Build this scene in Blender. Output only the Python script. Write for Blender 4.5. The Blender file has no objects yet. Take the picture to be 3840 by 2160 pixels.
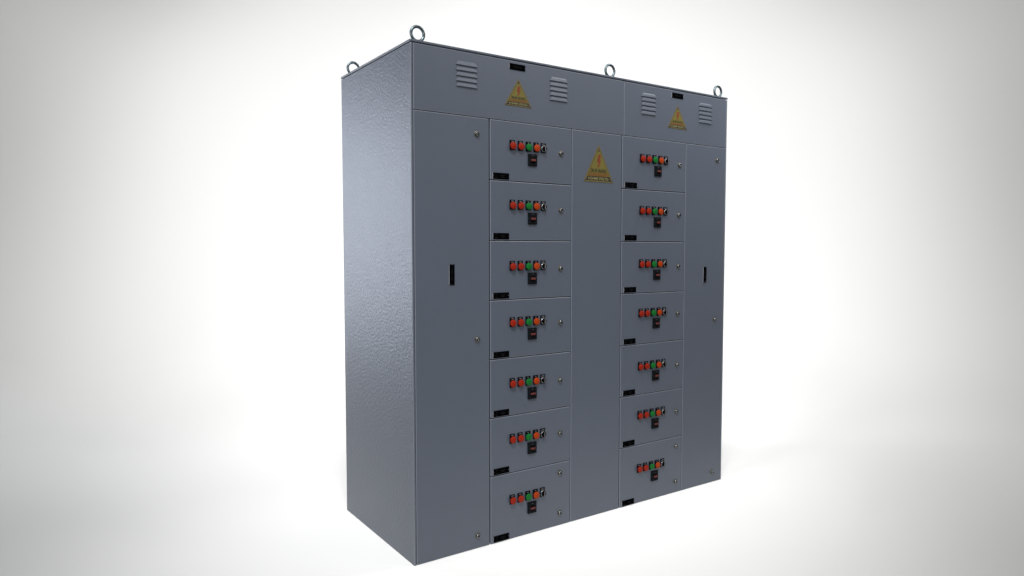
import bpy, bmesh, math
from mathutils import Vector, Matrix

# ------------------------------------------------------------------ camera, world, lamps, exposure
S = bpy.context.scene
C = S.collection
CAM = Vector((-1.29848, -2.63653, 1.35455)); YAW = 0.599876; PITCH = -0.0561464
cd = bpy.data.cameras.new('camera'); cam = bpy.data.objects.new('camera', cd); C.objects.link(cam)
cam.location = CAM; cam.rotation_euler = (math.pi/2 + PITCH, 0, -YAW)
cd.sensor_width = 36; cd.lens = 36*2615.82/3840; cd.clip_start = .05; cd.clip_end = 200
S.camera = cam

W_ = bpy.data.worlds.new('World'); S.world = W_; W_.use_nodes = True
W_.node_tree.nodes['Background'].inputs[0].default_value = (1, 1, 1, 1)
WORLD = 0.323
W_.node_tree.nodes['Background'].inputs[1].default_value = WORLD

S.view_settings.view_transform = 'Standard'; S.view_settings.look = 'None'
S.view_settings.exposure = 0; S.view_settings.gamma = 1; S.view_settings.use_curve_mapping = False

RT = Vector((math.cos(YAW), -math.sin(YAW), 0)); FW = Vector((math.sin(YAW), math.cos(YAW), 0))
def studio(r, f, z):                     # studio coordinates: right, forward, up from the tripod
    return Vector((CAM.x, CAM.y, 0)) + RT*r + FW*f + Vector((0, 0, z))

def spot(r, f, z, ar, af, az, half, watts):
    d = bpy.data.lights.new('added_backdrop_spot', 'SPOT'); o = bpy.data.objects.new('added_backdrop_spot', d); C.objects.link(o)
    o.location = studio(r, f, z)
    o.rotation_euler = (studio(ar, af, az) - o.location).to_track_quat('-Z', 'Y').to_euler()
    d.spot_size = 2*half; d.spot_blend = 1; d.energy = watts; d.shadow_soft_size = .6
# unseen lamps added above the frame to shape the backdrop glow: (right, forward, up, aimed at right, forward, up, half cone, watts)
for q in (
    (0.00, 1.00, 5.20, 0.00, 8.00, 1.20, 0.85, 709),
    (2.20, 4.20, 4.60, 0.00, 6.00, 0.00, 0.85, 176),
    (2.20, 4.20, 4.60, 0.00, 4.60, 0.00, 0.55, 341),
    (-2.20, 4.20, 4.60, 0.00, 4.60, 0.00, 0.55, 315),
    (2.20, 1.50, 5.00, 0.00, 8.00, 1.20, 0.85, 176),
    (-2.20, 1.50, 5.00, 0.00, 8.00, 1.20, 0.85, 234),
    (2.20, 1.50, 5.00, 1.90, 8.00, 1.20, 0.55, 490),
    (-2.20, 1.50, 5.00, -1.90, 8.00, 1.20, 0.55, 307),
    (2.20, 1.50, 5.00, 1.90, 8.00, 1.20, 0.85, 240),
    (-2.20, 1.50, 5.00, 0.00, 6.00, 0.00, 0.55, 317),
    (4.50, 4.50, 5.00, 0.00, 8.00, 1.20, 0.85, 145),
    (-4.50, 4.50, 5.00, 0.00, 8.00, 1.20, 0.85, 279),
    (4.50, 2.00, 5.00, 0.00, 8.00, 1.20, 0.85, 376),
    (-4.50, 2.00, 5.00, 0.00, 8.00, 1.20, 0.85, 275),
    (-4.50, 2.00, 5.00, -3.05, 8.00, 1.20, 0.55, 244),
    (0.00, 6.00, 5.20, 0.00, 8.00, 1.20, 0.85, 102),
    (3.50, 4.20, 4.60, 6.00, 8.00, 2.00, 0.85, 148),
    (-3.50, 4.20, 4.60, -6.00, 8.00, 2.00, 0.85, 131),
    (0.00, 0.00, 5.00, 0.00, 2.50, 0.00, 0.40, 1041),
    (5.00, 5.00, 4.60, 6.00, 8.00, 3.00, 0.85, 53),
    (-5.00, 5.00, 4.60, -6.00, 8.00, 3.00, 0.85, 81),
    ): spot(*q)

def area(name, loc, aim, sx, sy, power, col=(1, 1, 1), spread=180):
    d = bpy.data.lights.new(name, 'AREA'); o = bpy.data.objects.new(name, d); C.objects.link(o)
    d.shape = 'RECTANGLE'; d.size = sx; d.size_y = sy; d.energy = power; d.color = col; d.spread = math.radians(spread)
    o.location = loc; o.rotation_euler = (Vector(aim) - Vector(loc)).to_track_quat('-Z', 'Y').to_euler()
area('side_softbox', (-2.8, 5.7, 1.7), (0, .3, 1.3), 1.3, 2.9, 17, (.80, .87, 1), 60)
area('added_front_fill', (-4.8, -4.6, 2.5), (.9, 0, 1.1), 2.4, 2.4, 90, (1, 1, 1), 120)  # unseen fill added to lift the front and soften its shadows

# ------------------------------------------------------------------ materials
def mat(name, base, rough=.5, metal=0, spec=.5, bump=None, coat=0, even=False):
    m = bpy.data.materials.new(name); m.use_nodes = True
    nt = m.node_tree; b = nt.nodes['Principled BSDF']
    b.inputs['Base Color'].default_value = (*base, 1); b.inputs['Roughness'].default_value = rough
    b.inputs['Metallic'].default_value = metal; b.inputs['Specular IOR Level'].default_value = spec
    b.inputs['Coat Weight'].default_value = coat
    tc = nt.nodes.new('ShaderNodeTexCoord')
    if bump:
        sc, dist, st = bump
        n = nt.nodes.new('ShaderNodeTexNoise'); n.inputs['Scale'].default_value = sc; n.inputs['Detail'].default_value = 3
        n.inputs['Roughness'].default_value = .55
        g = nt.nodes.new('ShaderNodeNewGeometry')
        nt.links.new(g.outputs['Position'], n.inputs['Vector'])
        bp = nt.nodes.new('ShaderNodeBump'); bp.inputs['Distance'].default_value = dist; bp.inputs['Strength'].default_value = st
        nt.links.new(n.outputs['Fac'], bp.inputs['Height']); nt.links.new(bp.outputs['Normal'], b.inputs['Normal'])
    if even: return m
    # faint uneven tone so no surface is perfectly flat
    n2 = nt.nodes.new('ShaderNodeTexNoise'); n2.inputs['Scale'].default_value = 7; n2.inputs['Detail'].default_value = 4
    g2 = nt.nodes.new('ShaderNodeNewGeometry'); nt.links.new(g2.outputs['Position'], n2.inputs['Vector'])
    mr = nt.nodes.new('ShaderNodeMapRange'); mr.inputs['To Min'].default_value = .95; mr.inputs['To Max'].default_value = 1.05
    nt.links.new(n2.outputs['Fac'], mr.inputs['Value'])
    vm = nt.nodes.new('ShaderNodeVectorMath'); vm.operation = 'SCALE'; vm.inputs[0].default_value = base
    nt.links.new(mr.outputs['Result'], vm.inputs['Scale']); nt.links.new(vm.outputs['Vector'], b.inputs['Base Color'])
    return m
PAINT = mat('grey_textured_paint', (.0525, .0620, .0820), .40, 0, .5, (82, .0019, 1))
SHEET = mat('grey_door_paint', (.0525, .0620, .0820), .40, 0, .5, (80, .00035, 1))
EDGE = mat('painted_rim_highlight', (.125, .138, .165), .34, 0, .55)  # edge highlight put into the colour: paler and glossier than the panels
INNER = mat('dark_frame_paint', (.03, .036, .048), .6)
STEEL = mat('galvanised_steel', (.105, .135, .150), .28, 1)
CHROME = mat('chrome', (.17, .175, .18), .18, 1)
BRASS = mat('brass_washer', (.11, .10, .055), .3, 1)
BLACK = mat('black_plastic', (.0038, .0045, .0055), .55, 0, .05)
BLACKM = mat('matt_black_plastic', (.0015, .0015, .002), .65, 0, .03)
PLATE = mat('black_engraved_plate', (.0010, .0010, .0013), .8, 0, 0)
PEDGE = mat('plate_cut_edge', (.28, .29, .30), .5)
ENGR = mat('faint_engraving', (.009, .0095, .0095), .7, 0, 0)
INK = mat('grey_legend_print', (.11, .115, .125), .6)
RED = mat('red_button_plastic', (.165, .0085, .002), .5, 0, .12)
GREEN = mat('green_button_plastic', (.003, .080, .013), .5, 0, .12)
ORANGE = mat('orange_button_plastic', (.215, .024, .002), .5, 0, .12)
DULLRED = mat('dull_red_handle', (.075, .014, .012), .55, 0, .25)
WHITEM = mat('white_mark', (.8, .8, .8), .5)
YEL = mat('sign_yellow', (.094, .077, .014), .5, 0, .3)
YEL2 = mat('sign_border_yellow', (.080, .064, .018), .5, 0, .3)
SRED = mat('sign_red', (.11, .020, .005), .5, 0, .3)
SORG = mat('sign_orange_letters', (.105, .032, .006), .5, 0, .3)
SORGB = mat('sign_orange_band', (.090, .066, .013), .5, 0, .3)
SBLK = mat('sign_black', (.010, .009, .006), .5, 0, .3)
SCRM = mat('sign_cream_letters', (.17, .15, .06), .5, 0, .3)
RIVET = mat('rivet', (.07, .05, .055), .35, .8)
WHITE = mat('white_studio_paper', (.62, .62, .613), .95, 0, 0, even=True)

# ------------------------------------------------------------------ mesh helpers
class B:
    def __init__(s): s.bm = bmesh.new(); s.mats = []
    def mi(s, m):
        if m not in s.mats: s.mats.append(m)
        return s.mats.index(m)
    def _take(s, tmp, m, M=None, smooth=False):
        if M is not None: bmesh.ops.transform(tmp, matrix=M, verts=tmp.verts)
        i = s.mi(m); vm = {}
        for v in tmp.verts: vm[v] = s.bm.verts.new(v.co)
        for f in tmp.faces:
            try: nf = s.bm.faces.new([vm[v] for v in f.verts])
            except ValueError: continue
            nf.material_index = i; nf.smooth = smooth
        tmp.free()
    def box(s, x0, x1, y0, y1, z0, z1, m, bev=0, seg=2, edge=None):
        t = bmesh.new(); bmesh.ops.create_cube(t, size=1)
        for v in t.verts:
            v.co = Vector((x0 if v.co.x < 0 else x1, y0 if v.co.y < 0 else y1, z0 if v.co.z < 0 else z1))
        if bev: bmesh.ops.bevel(t, geom=t.edges[:], offset=bev, segments=seg, profile=.5, affect='EDGES')
        n0 = len(s.bm.faces); s._take(t, m)
        if edge:                         # rounded rims take the paler colour as a painted edge highlight
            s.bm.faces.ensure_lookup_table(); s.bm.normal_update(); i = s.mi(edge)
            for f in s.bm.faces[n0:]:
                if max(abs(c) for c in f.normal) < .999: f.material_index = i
        return s
    def lathe(s, prof, m, cx=0, cz=0, n=32, smooth=True):
        """prof: (radius, y) pairs, axis along y"""
        t = bmesh.new(); rings = []
        for r, y in prof:
            if r < 1e-6: rings.append([t.verts.new((cx, y, cz))]); continue
            rings.append([t.verts.new((cx + r*math.cos(2*math.pi*k/n), y, cz + r*math.sin(2*math.pi*k/n))) for k in range(n)])
        for a, b in zip(rings, rings[1:]):
            for k in range(n):
                k2 = (k+1) % n
                if len(a) == 1: t.faces.new((a[0], b[k2], b[k]))
                elif len(b) == 1: t.faces.new((a[k], a[k2], b[0]))
                else: t.faces.new((a[k], a[k2], b[k2], b[k]))
        bmesh.ops.recalc_face_normals(t, faces=t.faces)
        s._take(t, m, None, smooth)
        return s
    def prism(s, pts, y0, y1, m, bev=0):
        """pts: (x,z) outline; from y0 (front) to y1 (back)"""
        t = bmesh.new()
        a = [t.verts.new((x, y0, z)) for x, z in pts]; b = [t.verts.new((x, y1, z)) for x, z in pts]
        t.faces.new(a); t.faces.new(b[::-1]); n = len(pts)
        for k in range(n): t.faces.new((a[k], b[k], b[(k+1) % n], a[(k+1) % n]))
        bmesh.ops.recalc_face_normals(t, faces=t.faces)
        if bev: bmesh.ops.bevel(t, geom=t.edges[:], offset=bev, segments=2, profile=.5, affect='EDGES')
        s._take(t, m)
        return s
    def text(s, string, x, z, width, height, y, m, bold=0, rot=0):
        """centred lettering, raised from the plate whose face is at y"""
        cu = bpy.data.curves.new('t', 'FONT'); cu.body = string; cu.size = 1; cu.offset = bold
        o = bpy.data.objects.new('t', cu); C.objects.link(o)
        dg = bpy.context.evaluated_depsgraph_get(); me = bpy.data.meshes.new_from_object(o.evaluated_get(dg))
        bpy.data.objects.remove(o); bpy.data.curves.remove(cu)
        t = bmesh.new(); t.from_mesh(me); bpy.data.meshes.remove(me)
        xs = [v.co.x for v in t.verts]; ys = [v.co.y for v in t.verts]
        cx, cy = (min(xs)+max(xs))/2, (min(ys)+max(ys))/2
        kx, ky = width/(max(xs)-min(xs)), height/max(1e-6, max(ys)-min(ys))
        for v in t.verts:
            a, b = (v.co.x-cx)*kx, (v.co.y-cy)*ky
            if rot: a, b = -b, a
            v.co = Vector((x+a, y-.0004, z+b))
        s._take(t, m)
        return s
    def mesh(s, name, recalc=True):
        me = bpy.data.meshes.new(name); s.bm.to_mesh(me); s.bm.free()
        for m in s.mats: me.materials.append(m)
        return me
def put(name, me, parent, loc=(0, 0, 0), label=None):
    o = bpy.data.objects.new(name, me); C.objects.link(o); o.location = loc
    if parent is not None: o.parent = parent
    if label: o['label'] = label
    return o

# ------------------------------------------------------------------ white studio sweep (floor running up into the wall)
LC, NC = 5.5, 64; arc = [(0, 0)]          # easing curve: bend grows and dies away smoothly, no visible fold
for k in range(NC*8):
    u = (k+.5)/(NC*8); th = math.pi/2*(u*u*(3-2*u)); x_, z_ = arc[-1]
    arc.append((x_ + math.cos(th)*LC/(NC*8), z_ + math.sin(th)*LC/(NC*8)))
x0_ = 8 - arc[-1][0]
prof = [(-9, 0), (-3, 0), (0, 0), (2, 0)] + [(x0_+x, z) for x, z in arc[::8]] + [(8, 6), (8, 12)]
bm = bmesh.new(); cols = []
for r in (-16, -8, 0, 8, 16):
    cols.append([bm.verts.new(studio(r, f, z)) for f, z in prof])
for a, b in zip(cols, cols[1:]):
    for k in range(len(prof)-1):
        f = bm.faces.new((a[k], b[k], b[k+1], a[k+1])); f.smooth = True
me = bpy.data.meshes.new('backdrop'); bm.to_mesh(me); bm.free(); me.materials.append(WHITE)
bd = bpy.data.objects.new('backdrop', me); C.objects.link(bd); bd['kind'] = 'structure'

# ------------------------------------------------------------------ the cabinet
Wd, Dp, Ht = 1.994, .781, 2.2015
cab = bpy.data.objects.new('switchgear_cabinet', None); C.objects.link(cab)
cab['label'] = 'tall grey blue metal switchgear cabinet with rows of coloured buttons, standing on white studio floor'
cab['category'] = 'electrical cabinet'

TH = .0085
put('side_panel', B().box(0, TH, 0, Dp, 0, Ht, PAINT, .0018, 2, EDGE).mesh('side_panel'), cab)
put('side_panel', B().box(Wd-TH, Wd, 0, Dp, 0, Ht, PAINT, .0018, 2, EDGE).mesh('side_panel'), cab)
put('back_panel', B().box(TH+.001, Wd-TH-.001, Dp-.01, Dp, 0, Ht, PAINT, .0015).mesh('back_panel'), cab)
put('inner_frame', B().box(TH+.0005, Wd-TH-.0005, .030, Dp-.0105, .004, Ht-.004, INNER).mesh('inner_frame'), cab)
put('top_cover', B().box(-.002, Wd+.002, -.002, Dp+.002, Ht+.0030, Ht+.0135, PAINT, .0030, 2).mesh('top_cover'), cab)

def eye_mesh():
    t = bmesh.new(); R, r, n, m = .0296, .0064, 48, 14; V = []
    for i in range(n):
        a = 2*math.pi*i/n
        V.append([t.verts.new(((R+r*math.cos(2*math.pi*j/m))*math.cos(a), r*math.sin(2*math.pi*j/m), (R+r*math.cos(2*math.pi*j/m))*math.sin(a))) for j in range(m)])
    for i in range(n):
        for j in range(m): t.faces.new((V[i][j], V[(i+1) % n][j], V[(i+1) % n][(j+1) % m], V[i][(j+1) % m]))
    bmesh.ops.recalc_face_normals(t, faces=t.faces)
    b = B(); b._take(t, STEEL, None, True)
    for r0, z0, z1 in ((.013, -.0385, -.0345), (.009, -.0345, -.030)):
        u = bmesh.new(); bmesh.ops.create_cone(u, cap_ends=True, segments=24, radius1=r0, radius2=r0*.9, depth=z1-z0)
        b._take(u, STEEL, Matrix.Translation((0, 0, (z0+z1)/2)))
    return b.mesh('lifting_eye')
EYE = eye_mesh(); ez = Ht+.0135+.0385
for x, y in ((.0555, .045), (1.136, .045), (1.9645, .045), (.047, .735), (1.136, .735), (1.9645, .735)):
    put('lifting_eye', EYE, cab, (x, y, ez))

# ---- reusable fittings (origin on the door face, -y towards the viewer)
def nameplate(w=.0876, h=.0275, words=(), vertical=False):
    b = B()
    b.box(0, w, -.0020, 0, 0, h, PEDGE)
    b.box(.0006, w, -.0026, -.0020, 0, h, PLATE)
    b.box(.0003, w+.0003, -.0026, -.0004, -.0003, 0.0, PLATE); b.box(.0006, w, -.0026, -.0004, h, h+.0003, PLATE)
    sp = ((w/2, .0045), (w/2, h-.0045)) if vertical else ((.0042, h/2), (w-.0042, h/2))
    for x, z in sp: b.lathe([(0, -.0042), (.0007, -.0040), (.0011, -.0032), (.0012, -.0026)], CHROME, x, z, 16)
    for (s, x, z, ww, hh) in words: b.text(s, x, z, ww, hh, -.0027, ENGR, .01)
    return b
PLAIN = nameplate()
# the engraving on the small door plates is too faint to read: short faint strokes only
for x, z, w_ in ((.012, .0205, .010), (.012, .0075, .012), (.047, .0165, .024), (.047, .0095, .016)):
    PLAIN.box(x-w_/2+.006, x+w_/2+.006, -.0029, -.0026, z-.0012, z+.0012, ENGR)
PLAIN = PLAIN.mesh('nameplate')
VPLATE = nameplate(.0262, .0890, (), True)
for z, h_ in ((.028, .016), (.058, .022)): VPLATE.box(.0118, .0142, -.0029, -.0026, z-h_/2, z+h_/2, ENGR)
VPLATE = VPLATE.mesh('nameplate')

def button(m):
    b = B()
    b.lathe([(.0118, -.003), (.0118, -.0082)], BLACK)
    b.lathe([(.0118, -.0082), (.0150, -.0082), (.0160, -.0092), (.0160, -.0140), (.0156, -.0150), (.0150, -.0154), (0, -.0155)], m, n=40)
    return b.mesh('push_button')
BTN = {'red': button(RED), 'green': button(GREEN), 'orange': button(ORANGE)}

def legend(w, selector=False):
    b = B().box(-w/2, w/2, -.0032, 0, -.0215, .0235, BLACK, .0006)
    b.box(-w/2+.0022, w/2-.0022, -.0036, -.0032, .0135, .0220, BLACKM)
    if selector:
        b.box(-.0045, .0045, -.0039, -.0036, .0185, .0205, INK)
        b.box(-.0105, .0105, -.0039, -.0036, .0142, .0160, INK)
    else:
        b.box(-w*.22, w*.22, -.0039, -.0036, .0160, .0190, INK)
    return b.mesh('legend_plate')
LEG = [legend(.0285), legend(.0285), legend(.0285), legend(.0285), legend(.0290, True)]
def legend_small():
    b = B().box(-.01425, .01425, -.0032, 0, -.0215, .0235, BLACK, .0006)
    b.box(-.0120, .0120, -.0036, -.0032, .0135, .0220, BLACKM); b.box(-.0033, .0033, -.0039, -.0036, .0160, .0190, INK)
    return b.mesh('legend_plate')
LEG[2] = legend_small(); LEG[3] = LEG[2]

def selector():
    b = B()
    b.lathe([(.0150, -.003), (.0152, -.0060), (.0146, -.0105), (.0130, -.0120), (.0122, -.0120)], CHROME, n=40)
    b.lathe([(.0122, -.0110), (.0122, -.0150), (.0112, -.0165), (0, -.0165)], BLACKM, n=32)
    b.box(-.0030, .0030, -.0210, -.0160, -.0125, .0122, BLACKM, .0012)
    b.box(-.0009, .0009, -.0214, -.0209, -.0115, .0110, mat('selector_pointer_line', (.22, .21, .21), .5))
    return b.mesh('selector_switch')
SEL = selector()

def isolator():
    b = B()
    b.box(-.002, .0480, -.0075, 0, -.0272, .0272, BLACK, .0022, 3)
    b.box(.0015, .0445, -.0092, -.0074, -.0238, .0238, BLACK, .0014, 2)
    b.lathe([(.0158, -.0088), (.0158, -.0108), (.0150, -.0118), (0, -.0118)], BLACKM, .0225, -.001, 36)
    b.box(.0215-.0142, .0215+.0142, -.0142, -.0110, -.0068, .0048, BLACKM, .0012)
    b.box(.0215-.0133, .0215+.0136, -.0155, -.0138, -.0058, .0038, DULLRED, .0008)
    b.box(.0205, .0245, -.0095, -.0091, .0190, .0207, INK)
    b.box(.0045, .0060, -.0095, -.0091, -.0020, .0014, mat('green_off_mark', (.02, .10, .08), .5))
    return b.mesh('isolator_switch')
ISO = isolator()

def lock():
    b = B()
    b.lathe([(.0128, -.0002), (.0130, -.0014), (.0122, -.0024), (.0100, -.0026)], BRASS, n=32)
    b.lathe([(.0100, -.0020), (.0102, -.0060), (.0092, -.0085), (.0070, -.0095), (.0062, -.0090)], CHROME, n=32)
    b.lathe([(.0062, -.0090), (.0060, -.0070), (0, -.0070)], BLACK, n=24)
    for k in range(3):
        a = math.pi/2*k - math.pi/2
        b.lathe([(.0012, -.0070), (.0011, -.0090), (0, -.0094)], CHROME, .0036*math.cos(a), .0036*math.sin(a), 10)
    b.lathe([(.0016, -.0070), (.0014, -.0088), (0, -.0092)], CHROME, -.0012, 0, 10)
    return b.mesh('lock')
LOCK = lock()

def slat(n=5):
    """five pressed louvre hoods, lower lip standing out from the sheet"""
    b = B()
    for k in range(n):
        z1 = -k*.0226; z0 = z1-.0182
        t = bmesh.new(); w1, w0 = .0425, .0532
        zm, wm = z1-.0060, w1+.0036
        v = [t.verts.new(c) for c in ((-w1, -.0002, z1), (w1, -.0002, z1), (wm, -.0040, zm), (-wm, -.0040, zm),
                                      (w0, -.0056, z0), (-w0, -.0056, z0), (-w0, .0002, z0), (w0, .0002, z0))]
        t.faces.new((v[0], v[3], v[2], v[1])); t.faces.new((v[3], v[5], v[4], v[2]))
        t.faces.new((v[5], v[6], v[7], v[4])); t.faces.new((v[0], v[6], v[5], v[3])); t.faces.new((v[1], v[2], v[4], v[7]))
        bmesh.ops.recalc_face_normals(t, faces=t.faces)
        bmesh.ops.bevel(t, geom=[e for e in t.edges if not e.is_boundary], offset=.0010, segments=2, profile=.5, affect='EDGES')
        b._take(t, SHEET)
    return b.mesh('vent_louvre')
LOUV = slat()

def sign(w, h):
    """triangular warning sign, origin at base centre"""
    b = B(); ap = h
    def tri(s0, s1):  # inset triangle scaled about the centroid
        cz = h/3
        return [(-w/2*s0, cz - cz*s1), (w/2*s0, cz - cz*s1), (0, cz + (ap-cz)*s0)]
    b.prism([(-w/2, 0), (w/2, 0), (0, h)], -.0016, 0, YEL2)
    at = lambda q: (1-q)*h                     # q: 0 at the apex, 1 at the base
    half = lambda q: w/2*q
    ins = .052*w
    def band(q0, q1, m, y, extra=ins):
        x0, x1 = max(half(q0)-extra, .0002), half(q1)-extra
        b.prism([(-x1, at(q1)), (x1, at(q1)), (x0, at(q0)), (-x0, at(q0))], y, -.0016, m)
    band(.17, .945, SBLK, -.0018, ins)         # thin dark key line
    band(.19, .650, YEL, -.0021, ins+.006*w)
    band(.658, .735, YEL, -.0021, ins+.006*w)
    band(.742, .850, SORGB, -.0021, ins+.006*w)
    band(.858, .960, SBLK, -.0021, ins)
    # arrow shaped lightning bolt
    P = [(.02, .27), (.085, .27), (.055, .425), (.085, .42), (.025, .565), (.045, .56), (-.01, .625), (-.035, .545), (-.015, .555), (.005, .47), (-.055, .475), (-.005, .27)]
    pts = [((x-.012)*w*1.0, at(q)) for x, q in P]
    b.prism(pts, -.0025, -.0020, SRED)
    b.text('BUS BARS', 0, at(.697), w*.50, h*.062, -.0021, SBLK, .03)
    b.text('DANGER', 0, at(.797), w*.63, h*.090, -.0021, SORG, .02)
    b.text('415/440 VOLTS~', .0, at(.908), w*.72, h*.074, -.0021, SCRM, .02)
    for x, q in ((0, .115), (-w*.435, .945), (w*.435, .945)):
        b.lathe([(.0042, -.0014), (.0040, -.0032), (.0024, -.0044), (0, -.0048)], RIVET, x, at(q), 16)
    return b.mesh('warning_sign')
SIGN = sign(.150, .1235); SIGNL = sign(.195, .1840)

# ---- header panels
def panel(x0, x1, z0, z1, name, label=None):
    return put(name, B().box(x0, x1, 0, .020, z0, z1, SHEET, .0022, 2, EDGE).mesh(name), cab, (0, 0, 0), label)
h1 = panel(.0120, 1.1905, 1.9315, 2.2010, 'header_panel')
h2 = panel(1.1935, 1.9830, 1.9315, 2.2010, 'header_panel')
for h, xs, sx, nx, word in ((h1, (.2675, .7715), .5393, .4888, 'PANEL-01'), (h2, (1.3665, 1.8075), 1.5845, 1.5372, 'PANEL-02')):
    for x in xs: put('vent_louvre', LOUV, h, (x, 0, 2.1603))
    put('warning_sign', SIGN, h, (sx, 0, 2.0005))
    put('nameplate', nameplate(.0876, .0262, ((word, .044, .0131, .046, .0062),)).mesh('nameplate'), h, (nx, 0, 2.1618))

# ---- full height doors
dl = panel(.0120, .3800, .0010, 1.9285, 'door', 'tall plain door with vertical plate')
dc = panel(.8550, 1.1780, .0010, 1.9285, 'door', 'tall narrow door with large yellow warning triangle')
dr = panel(1.6550, 1.9830, .0010, 1.9285, 'door', 'tall plain door at the far end')
put('warning_sign', SIGNL, dc, (1.0245, 0, 1.6850))
put('nameplate', VPLATE, dl, (.1758, 0, 1.1978)); put('nameplate', VPLATE, dr, (1.8098, 0, 1.1640))
for z in (1.857, .951, .0592): put('lock', LOCK, dl, (.3175, 0, z))
for z in (1.855, .9505, .0600): put('lock', LOCK, dr, (1.9135, 0, z))

# ---- two columns of seven compartment doors
ZT = [1.9290, 1.6597, 1.3903, 1.1208, .8515, .5820, .3127, 0.0]
CAPZ = [1.8223, 1.5520, 1.2726, 1.0122, .7291, .4666, .1779]
LOCKZ = [[1.8076], [1.5380], [1.2588], [.9987], [.7157], [.4554], [.2585, .0588]]
DX = (0, .0445, .0890, .1335, .1755)
KIND = ('red', 'red', 'green', 'orange')
for x0, x1, bx, lx, nx, ix in ((.3870, .8505, .5042, .7877, .3998, .5945), (1.1845, 1.6505, 1.3218, 1.6057, 1.2005, 1.4150)):
    for k in range(7):
        zt, zb = ZT[k], ZT[k+1]
        d = panel(x0, x1, zb+.0038 if k < 6 else .0010, zt-.0003, 'door')
        persp = lambda z, p: z - (z-1.3545)*p/2.6365
        cz = persp(CAPZ[k], .012)
        for j in range(5):
            put('legend_plate', LEG[j], d, (bx+DX[j]+.0008, 0, cz+.0030))
            if j < 4: put('push_button', BTN[KIND[j]], d, (bx+DX[j], 0, cz), KIND[j]+' round push button')
            else: put('selector_switch', SEL, d, (bx+DX[j], 0, cz))
        put('isolator_switch', ISO, d, (ix, 0, cz-.0565))
        for z in LOCKZ[k]: put('lock', LOCK, d, (lx, 0, persp(z, .007)))
        put('nameplate', PLAIN, d, (nx, 0, zb+.0075 if k < 6 else .0055))
